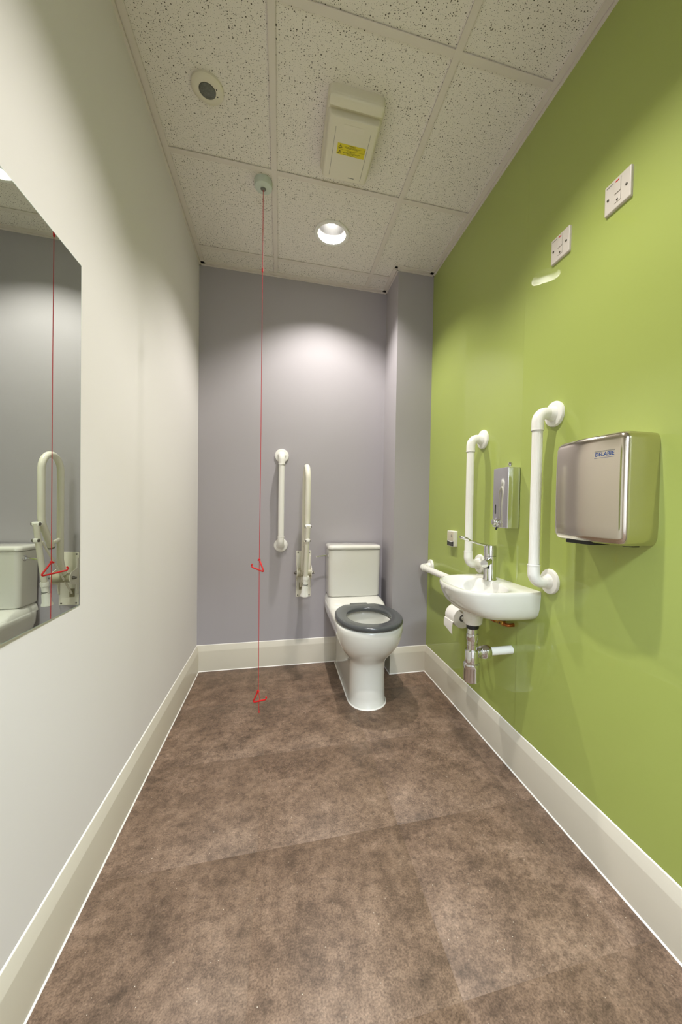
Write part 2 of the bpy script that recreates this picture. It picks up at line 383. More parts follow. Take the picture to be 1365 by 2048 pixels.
skirt('baseboard_back', (0, D, 0), (XC, D, 0), (0, -1, 0), 'off-white skirting behind the toilet', 1, 1)
skirt('baseboard_column_side', (XC, D, 0), (XC, DC, 0), (-1, 0, 0), 'off-white skirting on the column side', 1, -1)
skirt('baseboard_column_front', (XC, DC, 0), (W, DC, 0), (0, -1, 0), 'off-white skirting on the column front', -1, 1)
skirt('baseboard_right', (W, YF, 0), (W, DC, 0), (-1, 0, 0), 'off-white skirting under the green wall', 0, 1)

# ------------------------------------------------------------------ downlights
def downlight(x, y, lab):
    t = empty('downlight', (x, y, H)); tag(t, lab, 'ceiling light', 'recessed downlights')
    R = .076
    G().lathe([(.094, .006), (.095, .0005), (.093, -.0025), (.080, -.003), (R, -.001), (R, .006)], (x, y, H), (0, 0, 1), 48, cap=False).go('trim_ring', m_white, t)
    prof = [(R, .004), (R-.002, .03), (R-.008, .062), (R-.020, .090), (.046, .103)]
    G().lathe(prof+[(r+.002, h) for r, h in prof[::-1]], (x, y, H), (0, 0, 1), 48, cap=False).go('reflector', m_refl, t)
    G().lathe([(.046, .100), (.046, .112), (.0, .112)], (x, y, H), (0, 0, 1), 40, cap=False).go('lamp_holder', m_refl, t)
    G().lathe([(.0, .0655), (.020, .0655), (.025, .067), (.028, .075), (.030, .095), (.033, .110), (0, .110)], (x, y, H), (0, 0, 1), 32, cap=False).go('lamp', m_lamp, t)
    d = bpy.data.lights.new('downlight_beam', 'AREA'); d.shape = 'DISK'; d.energy = SPOT_W; d.color = SPOT_COL; d.size = .050; d.spread = math.radians(140)
    o = bpy.data.objects.new('downlight_beam', d); COL.objects.link(o); o.parent = t; o.matrix_parent_inverse = t.matrix_basis.inverted(); o.location = (x, y, H+.064)
downlight(*L1, 'round recessed downlight glowing in the ceiling above the toilet')
downlight(*L2, 'round recessed downlight in the ceiling between mirror and hand dryer')
t = empty('corridor_fill_panel', (.7, CY0+.85, H)); tag(t, 'added unseen fill light panel in the corridor ceiling outside the doorway', 'ceiling light')  # unseen panel, added to send cool fill through the doorway
G().box(.4, 1.0, CY0+.55, CY0+1.15, H-.012, H).go('frame', m_white, t)
G().box(.415, .985, CY0+.565, CY0+1.135, H-.014, H-.012).go('diffuser', m_panel, t)
d = bpy.data.lights.new('corridor_fill_light', 'AREA'); d.energy = CORRIDOR_FILL_W; d.color = CORRIDOR_FILL_COL; d.size = .55
o = bpy.data.objects.new('corridor_fill_light', d); COL.objects.link(o); o.parent = t; o.matrix_parent_inverse = t.matrix_basis.inverted(); o.location = (.7, CY0+.85, H-.02)

# ------------------------------------------------------------------ ceiling things
t = empty('motion_sensor', (.236, 1.476, H)); tag(t, 'round white motion sensor with grey frosted lens on the ceiling', 'sensor')
c = (.236, 1.476, H)
G().lathe([(.055, .006), (.055, -.002), (.051, -.0055), (.035, -.0085), (.029, -.008), (.028, -.002), (.0, -.002)], c, (0, 0, 1), 48, cap=False).go('housing', m_cream, t)
G().lathe([(.0285, -.004), (.0275, -.0095), (.022, -.013), (.012, -.0155), (0, -.016)], c, (0, 0, 1), 40, cap=False).go('lens', m_lens, t)
for a in (20, -20): G().lathe([(.0, -.0092), (.0022, -.0092), (.0022, -.007)], (c[0]+.035*math.cos(math.radians(a)), c[1]+.035*math.sin(math.radians(a)), H), (0, 0, 1), 10).go('indicator_hole', m_dark, t)

# extractor fan unit
FX0, FX1, FY0, FY1 = .662, .874, 1.345, 1.672
t = empty('extractor_fan', (.768, 1.508, H)); tag(t, 'cream ceiling extractor fan unit with yellow warning label', 'extractor fan')
fl = Matrix.Translation((0, 0, H)) @ Matrix.Diagonal((1, 1, -1, 1))
G().rbox(FX0, FX1, FY0, FY1, -.008, .0305, .022, .010, tm=fl).go('body', m_cream, t)
cv = G()
rings = []
for z, i in ((.030, .001), (.050, .004), (.055, .006), (.058, .010), (.0595, .016)):
    x0, x1, y0, y1, r = FX0+.004+i, FX1-.004-i, 1.394+i*.12, FY1-.004-i, max(.022-i, .006); o = []
    for cx, cy, s0 in ((x1-r, y1-r, 0), (x0+r, y1-r, PI/2), (x0+.010, y0+.010, PI), (x1-.010, y0+.010, 3*PI/2)):
        rr = r if cy > 1.5 else .010
        for k in range(6): a = s0+PI/2*k/5; o.append(Vector((cx+rr*math.cos(a), cy+rr*math.sin(a), H-z)))
    rings.append(o)
cv.loft(rings).go('front_cover', m_cream, t)
pr = [(1.346, .028), (1.3465, .031), (1.351, .0365), (1.360, .0415), (1.370, .0455), (1.3735, .0455), (1.3755, .0435), (1.376, .040), (1.376, .028)]
rings = []
for x, k in ((FX0+.003, 0), (FX0+.006, .5), (FX0+.016, .9), (FX0+.030, 1), (FX1-.030, 1), (FX1-.016, .9), (FX1-.006, .5), (FX1-.003, 0)):
    rings.append([Vector((x, max(y, 1.346+.014*(1-k)**2), H-(.028+(z-.028)*(.55+.45*k)))) for y, z in pr])
G().loft(rings).go('inlet_hood', m_cream, t)
for x in (.700, .836): G().box(x-.0008, x+.0008, 1.43, 1.64, H-.0600, H-.0590).go('moulded_line', m_seam, t)
G().box(.728, .806, 1.415, 1.440, H-.0602, H-.0590).go('moulded_patch', m_cream, t)
lab = G().box(.716, .830, 1.490, 1.537, H-.0602, H-.0592).go('warning_label', m_yellow, t); lab['label'] = 'yellow warning label with black triangles'
OF = .0604
for yy in (1.5015, 1.5255):
    for s_ in (1, .62):
        tri = [(0, .0085*s_), (-.0085*s_, -.0065*s_), (.0085*s_, -.0065*s_)]
        tm = CW(.7285, yy+.0006, OF if s_ == 1 else OF+.0002)
        G().add([tm @ Vector((a, c, z)) for z in (-.0003, .0001) for a, c in tri], [(0, 1, 2), (5, 4, 3), (0, 3, 4, 1), (1, 4, 5, 2), (2, 5, 3, 0)]).go('warning_triangle', m_ink if s_ == 1 else m_yellow, lab)
    G().box(.7279, .7291, yy-.0035, yy+.0025, H-.0608, H-.0604).go('exclamation_mark', m_ink, lab)
text('heading', 'WARNING', .006, CW(.775, 1.4945, OF), m_ink, lab)
text('heading', 'IMPORTANT', .006, CW(.775, 1.5185, OF), m_ink, lab)
ink = G()
for y, a, c in ((1.4995, .745, .812), (1.5025, .748, .806), (1.5055, .752, .80), (1.5235, .742, .812), (1.5265, .742, .806), (1.5295, .76, .79), (1.5335, .745, .80)):
    x = a
    while x < c: w = random.uniform(.002, .006); ink.box(x, min(x+w, c), y-.0005, y+.0005, H-.0605, H-.0601); x += w+.0012
ink.box(.8255, .8265, 1.497, 1.512, H-.0605, H-.0601).box(.718, .828, 1.5133, 1.5137, H-.0605, H-.0601).go('small_print', m_ink, lab)
g = G(); x = .782
while x < .808: w = random.uniform(.0015, .004); g.box(x, x+w, 1.6345, 1.6375, H-.0600, H-.0593); x += w+.0006
g.go('maker_mark', m_inkg, t)

# emergency pull cord
px_, py_ = .416, 1.828
t = empty('emergency_pull_cord', (px_, py_, .1)); tag(t, 'red emergency pull cord with two triangle handles hanging from a ceiling switch', 'pull cord')
G().lathe([(.041, .006), (.041, -.016), (.039, -.024), (.034, -.027), (.013, -.0275), (.012, -.031), (.006, -.0315), (0, -.0315)], (px_, py_, H), (0, 0, 1), 40).go('ceiling_switch', m_mint, t)
G().lathe([(.0125, -.027), (.0125, -.0305), (.010, -.0335), (.004, -.0345), (0, -.0345)], (px_, py_, H), (0, 0, 1), 24).go('cord_outlet', m_inkg, t)
G().tube([(px_, py_, H-.03), (px_+.001, py_, 1.6), (px_, py_, .79), (px_+.001, py_, .40), (px_+.0015, py_, .175), (px_+.008, py_, .14), (px_+.004, py_, .11), (px_+.006, py_, .075)], .0014, 8).go('cord', m_cord, t)
G().lathe([(.0015, .010), (.0036, .009), (.004, 0), (.0036, -.010), (.0015, -.011)], (px_, py_, 2.175), (0, 0, 1), 12).go('cord_connector', m_red, t)
G().lathe([(.0, .004), (.003, .002), (.003, -.003), (0, -.004)], (px_+.006, py_, .075), (0, 0, 1), 10).go('knot', m_red, t)
def tri_handle(z, sx, sy, lean):
    top = Vector((px_, py_, z)); a = Vector((sx, sy, 0))
    pts = [top-a*.10+Vector((0, 0, -.003)), top, top+a*.38+Vector((0, 0, -.050-lean)), top-a*.58+Vector((0, 0, -.047+lean)), top-a*.66+Vector((0, 0, -.036+lean)), top-a*.58+Vector((0, 0, -.032+lean))]
    g = G().tube(arcpath(pts, .0045, 4), .0036, 12)
    g.lathe([(.0, .006), (.0045, .005), (.0055, 0), (.0045, -.005), (0, -.006)], top, (0, 0, 1), 14)
    return g.go('triangle_handle', m_red, t)
tri_handle(.812, .060, -.077, .004)
tri_handle(.178, -.062, .02, .007)

# ------------------------------------------------------------------ mirror
t = empty('wall_mirror', (.004, .86, .80)); tag(t, 'frameless rectangular mirror fixed flat on the white wall', 'mirror')
MY0, MY1, MZ0, MZ1 = .612, 1.112, .800, 1.678
def mface(i, x0):                                       # the glass leans a few millimetres off the wall
    pts = [(MY0+i, MZ0+i), (MY1-i, MZ0+i), (MY1-i, MZ1-i), (MY0+i, MZ1-i)]
    return [Vector((x0-.0102*(y-.86)+.0045*(z-1.239), y, z)) for y, z in pts]
G().loft([[Vector((.0, p.y, p.z)) for p in mface(0, 0)], mface(0, .0058)]).go('glass_sheet', m_edge, t)
G().loft([mface(.0015, .0056), mface(.0015, .0062)]).go('silvered_face', m_silver, t)

# ------------------------------------------------------------------ grab rails
def grab_rail(org, out, axis, length, lab, off=.070, grp='white fixed grab rails'):
    """rail from org (flange centre on the wall), running along axis for length"""
    org, out, axis = Vector(org), Vector(out), Vector(axis)
    t = empty('grab_rail', org); tag(t, lab, 'grab rail', grp)
    e0, e1 = org, org+axis*length
    G().tube([e0+out*off+axis*.062, e1+out*off-axis*.062], .0183, 48, flute=.0007).go('bar', m_white, t)
    for p, s_ in ((e0, 1), (e1, -1)):
        d = axis*s_
        path = arcpath([p+out*.008, p+out*off, p+out*off+d*.064], .034, 10)
        g = G().tube(path, .0206, 32); g.lathe([(.0206, 0), (.0215, .0005), (.0215, .004), (.0195, .005)], p+out*off+d*.059, d, 32)
        g.go('elbow', m_white, t)
        fl_ = G().lathe([(.045, -.0005), (.0455, .006), (.043, .0105), (.036, .0125), (.028, .0130), (.0235, .020), (.0218, .030)], p, out, 44)
        fl_.go('wall_flange', m_white, t)
    return t
grab_rail((W, 1.131, .815), (-1, 0, 0), (0, 0, 1), .598, 'white upright grab rail on the green wall beside the hand dryer', .072)
grab_rail((W, 1.608, .807), (-1, 0, 0), (0, 0, 1), .600, 'white upright grab rail on the green wall behind the tap', .067)
grab_rail((.516, D, .810), (0, -1, 0), (0, 0, 1), .594, 'white upright grab rail on the mauve grey back wall', .070)
grab_rail((W, 2.206, .699), (-1, 0, 0), (0, -1, 0), .600, 'white level grab rail low on the green wall between toilet and basin', .066)

# fold-up support rail on the back wall
bx, hx_ = .669, .668
t = empty('fold_up_rail', (bx, D, .458)); tag(t, 'white hinged support rail folded up against the back wall beside the toilet', 'support rail')
G().rbox(-.050, .050, -.157, .157, 0, .004, .003, .001, tm=BW(bx, .615)).go('wall_plate', m_steelp, t)
for sx in (-1, 1):
    for sz in (-1, 1): G().lathe([(.005, 0), (.005, .0015), (.003, .003), (0, .003)], (bx+sx*.038, D-.004, .615+sz*.145), (0, -1, 0), 12).go('screw', m_screw, t)
for sx in (-1, 1):                                       # hinge cheeks
    cx = bx+sx*.047; prof = [(D-.004, .74), (D-.018, .735), (D-.022, .68), (D-.085, .665), (D-.100, .645), (D-.100, .618), (D-.085, .598), (D-.028, .585), (D-.018, .53), (D-.004, .52)]
    G().loft([[(cx-.0018, y, z) for y, z in prof], [(cx+.0018, y, z) for y, z in prof]]).go('hinge_cheek', m_steelp, t)
    G().lathe([(.009, 0), (.009, .010), (.0065, .013), (.0065, .018), (0, .019)], (bx+sx*.049, D-.072, .632), (sx, 0, 0), 18).go('hinge_bolt', m_screw, t)
G().lathe([(.026, -.045), (.026, .045)], (bx, D-.072, .632), (1, 0, 0), 28).go('hinge_barrel', mat('hinge_beige', (170, 164, 138), .4), t)
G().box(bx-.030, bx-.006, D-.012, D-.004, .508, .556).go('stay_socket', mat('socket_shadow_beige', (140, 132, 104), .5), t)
yb, yf = D-.112, D-.272
loop = [(bx-.004, D-.075, .640), (bx-.004, yb, .72), (bx, yb, 1.32), (bx+.004, yf, 1.32), (bx+.002, yf, .955), (bx+.000, D-.190, .815)]
pth = arcpath(loop[:2]+loop[2:], .10, 14) if False else None
p1 = [Vector((bx-.008, D-.078, .650)), Vector((bx-.006, yb, .74))]
rad = (yb-yf)/2; cz = 1.335-rad-.016
p1 += [Vector((bx-.005+.009*k/12, (yb+yf)/2+rad*math.cos(PI*k/12), cz+rad*math.sin(PI*k/12))) for k in range(13)]
p1 += [Vector((bx+.003, yf, .99)), Vector((bx+.003, yf+.006, .955)), Vector((bx+.002, yf+.028, .915)), Vector((bx, D-.188, .825))]
G().tube(p1, .0165, 24).go('loop_tube', m_steelp, t)
G().lathe([(.0172, 0), (.0172, .008), (.010, .009)], (bx, D-.188, .825), (0, .58, -.8), 20).go('end_cap', mat('cap_grey', (128, 126, 112), .5), t)
G().tube([(bx-.004, D-.192, .84), (bx-.005, yb+.004, .86)], .010, 14).go('cross_brace', m_steelp, t)
for z, hw in ((.952, .023), (.868, .018)):
    G().rbox(-hw+.006, hw-.006, -.010, .010, 0, .032, .006, .004, tm=BW(bx+.004, z, .290)).go('leg_bracket' if z > .9 else 'leg_clip', m_white, t)
    for sx in (-1, 1): G().lathe([(.009, 0), (.009, .004), (.006, .006), (0, .0065)], (bx+.004+sx*(hw-.008), D-.314, z), (sx, 0, 0), 14).go('bracket_bolt', m_screw, t)
yl0, yl1 = D-.312, D-.236
G().tube([(bx+.004, yl0, .955), (bx+.001, yl0+.012, .86), (bx-.003, yl1-.012, .62)], .0135, 20).go('support_leg', m_steelp, t)
ax_ = Vector((-.005, .012, -.10)).normalized()
G().lathe([(.0165, -.035), (.0185, -.03), (.0185, -.012), (.0155, -.010), (.0155, .030), (.017, .034), (.017, .036)], (bx-.003, yl1-.010, .610), ax_, 24).go('leg_collar', m_white, t)
G().lathe([(.0157, -.003), (.0162, -.002), (.0162, .002), (.0157, .003)], (bx-.003, yl1-.008, .590), ax_, 24).go('leg_band', m_inkg, t)
G().lathe([(.018, 0), (.019, .003), (.021, .045), (.025, .052), (.026, .060), (.020, .063), (0, .063)], (bx-.005, yl1-.006, .578), ax_, 24).go('leg_foot', m_white, t)
G().tube([(bx-.012, yl0+.02, .86), (bx-.018, D-.012, .53)], .0055, 12).go('stay_rod', m_steelp, t)

# ------------------------------------------------------------------ toilet
TX = .992
t = empty('toilet', (TX, 2.1, 0)); tag(t, 'white close-coupled toilet with dark grey seat and cistern', 'toilet')
def outline(hw, yf_, yc, yb_, n=72, rb=.03, cut=None, e=2.15):
    P = [Vector((0, yb_, 0)), Vector((-hw+rb, yb_, 0))]
    P += [Vector((-hw+rb-rb*math.sin(a), yb_-rb+rb*math.cos(a), 0)) for a in [PI/2*k/5 for k in range(1, 6)]]
    P += [Vector((-hw, yb_-rb+(yc-yb_+rb)*k/6, 0)) for k in range(1, 6)]
    m_ = 28
    for k in range(m_+1):
        a = PI*k/m_; ca, sa = math.cos(a), math.sin(a)
        P.append(Vector((-hw*math.copysign(abs(ca)**(2/e), ca), yc-(yc-yf_)*abs(sa)**(2/e), 0)))
    P += [Vector((hw, yc+(yb_-rb-yc)*k/6, 0)) for k in range(1, 6)]
    P += [Vector((hw-rb+rb*math.cos(a), yb_-rb+rb*math.sin(a), 0)) for a in [PI/2*k/5 for k in range(0, 6)]]
    return resample(P, n)
def lift(P, z, x=TX): return [Vector((p.x+x, p.y, z)) for p in P]
def ell(hw, y0, y1, n=72, e=2.0):
    P = []
    for k in range(144):
        a = PI/2+2*PI*k/144; ca, sa = math.cos(a), math.sin(a)
        P.append(Vector((hw*math.copysign(abs(ca)**(2/e), ca), (y0+y1)/2+(y1-y0)/2*math.copysign(abs(sa)**(2/e), sa), 0)))
    return resample(P, n)
YB = D-BT-.002
R = []
for z, hw, yf_, yc in ((0, .104, 1.862, 1.99), (.006, .101, 1.868, 1.99), (.05, .100, 1.872, 1.99), (.12, .098, 1.880, 1.99), (.19, .097, 1.884, 1.99), (.225, .099, 1.880, 1.99),
                       (.245, .107, 1.868, 1.99), (.270, .124, 1.842, 1.985), (.300, .144, 1.810, 1.975), (.335, .163, 1.783, 1.965), (.375, .176, 1.765, 1.96), (.415, .182, 1.757, 1.955), (.436, .1825, 1.756, 1.955), (.445, .179, 1.760, 1.955), (.448, .173, 1.767, 1.955)):
    R.append(lift(outline(hw, yf_, yc, YB, rb=.02), z))
for z, hw, y0, y1 in ((.448, .122, 1.815, 2.17), (.444, .117, 1.82, 2.165), (.42, .116, 1.822, 2.163), (.36, .108, 1.835, 2.155), (.30, .088, 1.87, 2.14), (.25, .060, 1.93, 2.125), (.225, .035, 1.98, 2.10)):
    R.append(lift(ell(hw, y0, y1), z))
pan = G().loft(R)
pan.go('pan', m_ceram, t, angle=50)
# raised ledge under the cistern
R = []
for z, i, yf_ in ((.440, 0, 2.225), (.452, .001, 2.235), (.464, .004, 2.262), (.474, .008, 2.295), (.481, .013, 2.325), (.4845, .020, 2.345)):
    R.append([Vector((x+TX, y, z)) for x, y in [(-.1785+i, YB), (-.1785+i, yf_+.03), (-.170+i, yf_+.012), (-.150+i, yf_), (.150-i, yf_), (.170-i, yf_+.012), (.1785-i, yf_+.03), (.1785-i, YB)]])
G().loft(R).go('cistern_ledge', m_ceram, t, angle=50)
# cistern: bowed front, soft corners
def cis(i, hw=.1735, yf_=2.352, r=.028):
    hw -= i; yf_ += i; P = [Vector((0, YB, 0)), Vector((-hw, YB, 0)), Vector((-hw, yf_+r+.006, 0))]
    P += [Vector((-hw+r-r*math.cos(a), yf_+r+.006-r*math.sin(a), 0)) for a in [PI/2*k/6 for k in range(1, 7)]]
    P += [Vector((x, yf_+.006*(x/(hw-r))**2, 0)) for x in [(-hw+r)+(2*(hw-r))*k/10 for k in range(1, 10)]]
    P += [Vector((hw-r+r*math.sin(a), yf_+r+.006-r*math.cos(a), 0)) for a in [PI/2*k/6 for k in range(0, 7)]]
    P += [Vector((hw, YB, 0))]
    return P
G().loft([lift(cis(i), z) for z, i in ((.4855, .010), (.490, .004), (.50, .003), (.60, .0015), (.700, .0), (.790, .0), (.7915, .002))]).go('cistern', m_ceram, t, angle=50)
G().loft([lift(cis(i), z) for z, i in ((.7935, .001), (.7965, -.003), (.808, -.004), (.816, -.001), (.821, .006), (.8235, .018))]).go('cistern_lid', m_ceram, t, angle=50)
# lever on the cistern side
LX, LYv, LZ = TX-.1735, 2.40, .755
G().lathe([(.017, -.002), (.017, .003), (.014, .006), (.009, .007), (.008, .012), (0, .012)], (LX, LYv, LZ), (-1, 0, 0), 24).go('flush_boss', m_chrome, t)
lv = G(); lv.tube([(LX-.006, LYv, LZ), (LX-.025, LYv-.005, LZ-.001), (LX-.050, LYv-.010, LZ-.004), (LX-.078, LYv-.014, LZ-.008)], [.006, .0055, .0065, .0075], 14).go('flush_lever', m_chrome, t)
# seat
def seat_out(i):
    P = []
    for k in range(160):
        a = PI/2+2*PI*k/160; ca, sa = math.cos(a), math.sin(a)
        y = 1.985+(.262-i if sa > 0 else .243-i)*math.copysign(abs(sa)**(2/2.15), sa); x = .003+(.183-i)*math.copysign(abs(ca)**(2/2.15), ca)
        P.append(Vector((x, min(y, 2.216-i), 0)))
    return resample(P, 72)
R = [lift(seat_out(i), z) for z, i in ((.4535, .005), (.455, .002), (.460, .0), (.469, .0005), (.4735, .003), (.4757, .008), (.4765, .016))]
R += [lift(ell(.120+i, 1.816-i, 2.120+i), z) for z, i in ((.4763, .008), (.474, .002), (.469, .0), (.458, .001), (.4535, .004))]
G().loft(R, loop=True).go('seat', m_seat, t, angle=60)
G().rbox(TX-.055, TX+.055, 2.212, 2.250, .4495, .474, .006, .005).go('seat_hinge', m_seat, t)
for sx in (-1, 1):
    for yy in (1.80, 2.14): G().rbox(TX+sx*.148-.012 if yy > 2 else TX+sx*.07-.012, (TX+sx*.148 if yy > 2 else TX+sx*.07)+.012, yy-.008, yy+.008, .4475, .455, .004, .001).go('seat_buffer', m_seat, t)
# sealant at floor, fixing screw
pb = outline(.104, 1.862, 1.99, YB, rb=.02); P2 = outline(.1085, 1.857, 1.99, YB, rb=.02)
G().loft([lift(pb, .0065), lift(P2, .001), lift(P2, .0004), lift(pb, .0004)], loop=True).go('sealant_bead', m_seal, t)
G().lathe([(.006, -.003), (.006, .001), (.003, .002), (0, .002)], (TX-.0995, 2.20, .03), (-1, 0, 0), 12).go('fixing_screw', m_screw, t)

# ------------------------------------------------------------------ toilet roll on its holder
rc = Vector((1.398, 1.655, .528))
t = empty('toilet_roll_holder', (W, 1.70, .528)); tag(t, 'small white toilet roll holder arm on the green wall under the basin', 'roll holder')
G().tube(arcpath([(W-.004, 1.762, .528), (rc.x, 1.762, .528), (rc.x, 1.652, .528)], .012, 5), .007, 14).go('arm', m_white, t)
G().lathe([(.022, -.0005), (.022, .004), (.012, .008), (0, .008)], (W, 1.762, .528), (-1, 0, 0), 24).go('wall_flange', m_white, t)
t = empty('toilet_roll', (rc.x, rc.y, rc.z-.045)); tag(t, 'white toilet paper roll with a loose sheet hanging below the basin', 'toilet roll')
prof = [(.0195, 0), (.0195, .096), (.0480, .096), (.0495, .094), (.0495, .002), (.048, 0)]
ring = [[rc+Vector((math.cos(2*PI*k/40)*r, h, math.sin(2*PI*k/40)*r)) for k in range(40)] for r, h in prof]
G().loft(ring, loop=True).go('roll', m_paper, t)
sh = [(rc.x+.0500*math.cos(a), rc.z+.0500*math.sin(a)) for a in [math.radians(110+8*k) for k in range(12)]]
sh += [(rc.x-.0545, rc.z-.015), (rc.x-.057, rc.z-.035), (rc.x-.056, rc.z-.055)]
g = G(); vv = []
for q in (0, .0006):
    for i, (x, z) in enumerate(sh):
        for y in (0, .096): vv.append((x-q, rc.y+y, z-(.022*(1-y/.096) if i == len(sh)-1 else 0)))
n = len(sh); ff = []
for i in range(n-1):
    a = 2*i; ff.append((a, a+1, a+3, a+2)); b_ = 2*n+a; ff.append((b_, b_+2, b_+3, b_+1)); ff.append((a, a+2, b_+2, b_)); ff.append((a+1, b_+1, b_+3, a+3))
ff += [(0, 2*n, 2*n+1, 1), (2*n-2, 2*n-1, 4*n-1, 4*n-2)]
g.add(vv, ff).go('loose_sheet', m_paper, t)

# ------------------------------------------------------------------ basin
BZ = .767
t = empty('wash_basin', (1.34, 1.37, .597)); tag(t, 'small white ceramic wash basin fixed to the green wall', 'basin')
rim = [(W, 1.178), (1.42, 1.172), (1.36, 1.1705), (1.30, 1.176), (1.236, 1.193), (1.196, 1.222), (1.170, 1.275), (1.160, 1.330), (1.162, 1.395), (1.180, 1.465), (1.215, 1.520), (1.265, 1.555), (1.335, 1.569), (1.40, 1.567), (W, 1.562)]
rimc = resample([Vector((x, y, 0)) for x, y in catmull([Vector((x, y, 0)) for x, y in rim], 6) and [(p.x, p.y) for p in catmull([Vector((x, y, 0)) for x, y in rim], 6)]], 60, closed=False)
wl = [Vector((W, 1.562+(1.178-1.562)*k/12, 0)) for k in range(1, 12)]
OUT = rimc+wl; NB = len(OUT); cB = Vector((1.33, 1.372, 0))
def bring(z, sx, sy, inner=0):
    o = []
    for p in OUT:
        x = W-(W-p.x)*sx; y = 1.372+(p.y-1.372)*sy
        o.append(Vector((x, y, z)))
    return o
def inring(z, x0, x1, y0, y1, e=2.6):
    cx, cy = (x0+x1)/2, (y0+y1)/2; P = []
    for p in OUT:
        a = math.atan2((p.y-cy)/(y1-y0), (p.x-cx)/(x1-x0)); ca, sa = math.cos(a), math.sin(a)
        k = 1/((abs(ca)**e+abs(sa)**e)**(1/e)); P.append(Vector((cx+(x1-x0)/2*ca*k, cy+(y1-y0)/2*sa*k, z)))
    return P
R = [bring(.6475, .50, .60), bring(.650, .62, .74), bring(.658, .74, .86), bring(.675, .85, .93), bring(.700, .925, .968), bring(.730, .972, .988), bring(.752, .994, .998), bring(.762, .998, .999), bring(.766, .990, .992), bring(BZ, .975, .98)]
R += [inring(BZ-.001, 1.182, 1.392, 1.196, 1.542), inring(BZ-.006, 1.187, 1.386, 1.202, 1.536), inring(.735, 1.195, 1.380, 1.212, 1.526), inring(.695, 1.215, 1.368, 1.238, 1.500), inring(.672, 1.24, 1.35, 1.27, 1.46), inring(.667, 1.262, 1.292, 1.335, 1.365)]
G().loft(R).go('bowl', m_ceram, t, angle=40)
G().lathe([(.042, .060), (.0405, .03), (.038, .007), (.033, .0), (0, 0)], (1.277, 1.347, .606), (0, 0, 1), 32).go('outlet_boss', m_ceram, t)
G().lathe([(.0, .0015), (.012, .0015), (.017, .001), (.018, -.001)], (1.277, 1.350, .668), (0, 0, 1), 24).go('waste_plug', m_chrome, t)
G().lathe([(.014, .0), (.014, .002), (.011, .002), (.010, .0)], (1.200, 1.360, .735), (1, 0, .15), 20).go('overflow_ring', m_ceram, t)

# mixer tap
tx, ty = 1.400, 1.430
t = empty('mixer_tap', (tx, ty, BZ)); tag(t, 'chrome mixer tap with long lever handle standing on the basin', 'tap')
G().lathe([(.0, 0), (.0295, 0), (.029, .003), (.0270, .006), (.0265, .100), (.0265, .1012)], (tx, ty, BZ), (0, 0, 1), 36).go('body', m_chrome, t)
G().lathe([(.0257, .1018), (.0265, .1026), (.0265, .143), (.025, .148), (.019, .150), (0, .1505)], (tx, ty, BZ), (0, 0, 1), 36).go('cartridge_cap', m_chrome, t)
g = G(); g.tube([(tx-.005, ty-.004, BZ+.082), (tx-.030, ty-.026, BZ+.079), (tx-.056, ty-.048, BZ+.075)], [.0170, .0165, .0160], 28).go('spout', m_chrome, t)
G().lathe([(.0105, 0), (.0105, .006), (.008, .007), (0, .0065)], (tx-.046, ty-.040, BZ+.063), (-.05, -.05, -1), 20).go('aerator', m_black, t)
lv = G().tube([(tx-.016, ty, BZ+.1475), (tx-.060, ty, BZ+.157), (tx-.098, ty, BZ+.168)], [.0055, .0045, .0050], 14)
lv.go('lever', m_chrome, t)
P = []
for k, (d, hw, h, zz) in enumerate(((.094, .005, .0045, .1670), (.104, .012, .0070, .1715), (.116, .0165, .0085, .1765), (.128, .0170, .0085, .180), (.138, .014, .007, .1825), (.145, .007, .004, .184))):
    P.append([Vector((tx-d, ty+hw*math.cos(a), BZ+zz+h*math.sin(a))) for a in [2*PI*j/16 for j in range(16)]])
G().loft(P).go('lever_paddle', m_chrome, t)

# bottle trap
bxx, byy = 1.277, 1.347
t = empty('bottle_trap', (bxx, byy, .365)); tag(t, 'chrome bottle trap with pipe to the wall under the basin', 'waste trap')
G().lathe([(.0, .606), (.0245, .606), (.0250, .602), (.0250, .590), (.022, .588), (.021, .586)], (bxx, byy, 0), (0, 0, 1), 28).go('rubber_washer', m_black, t)
G().lathe([(.0205, .589), (.0205, .566), (.0235, .565), (.0240, .562), (.0240, .541), (.0225, .538), (.0205, .537), (.0205, .525), (.0225, .524), (.0225, .519), (.0205, .518), (.0205, .498)], (bxx, byy, 0), (0, 0, 1), 36).go('inlet_tail', m_chrome, t)
G().lathe([(.0, .500), (.0265, .500), (.0285, .496), (.0285, .449), (.0325, .446), (.0335, .442), (.0335, .428), (.0315, .425), (.0315, .376), (.0290, .371), (.020, .3685), (0, .3685)], (bxx, byy, 0), (0, 0, 1), 40).go('trap_body', m_chrome, t)
az = .4855
G().lathe([(.017, .022), (.017, .034), (.021, .035), (.0235, .037), (.0255, .041), (.0255, .047), (.0275, .050), (.0275, .074), (.0255, .077), (.0195, .078)], (bxx, byy, az), (1, 0, 0), 32).go('outlet_nut', m_chrome, t)
G().lathe([(.0170, .070), (.0170, W-bxx-.001)], (bxx, byy, az), (1, 0, 0), 28).go('waste_pipe', m_white, t)

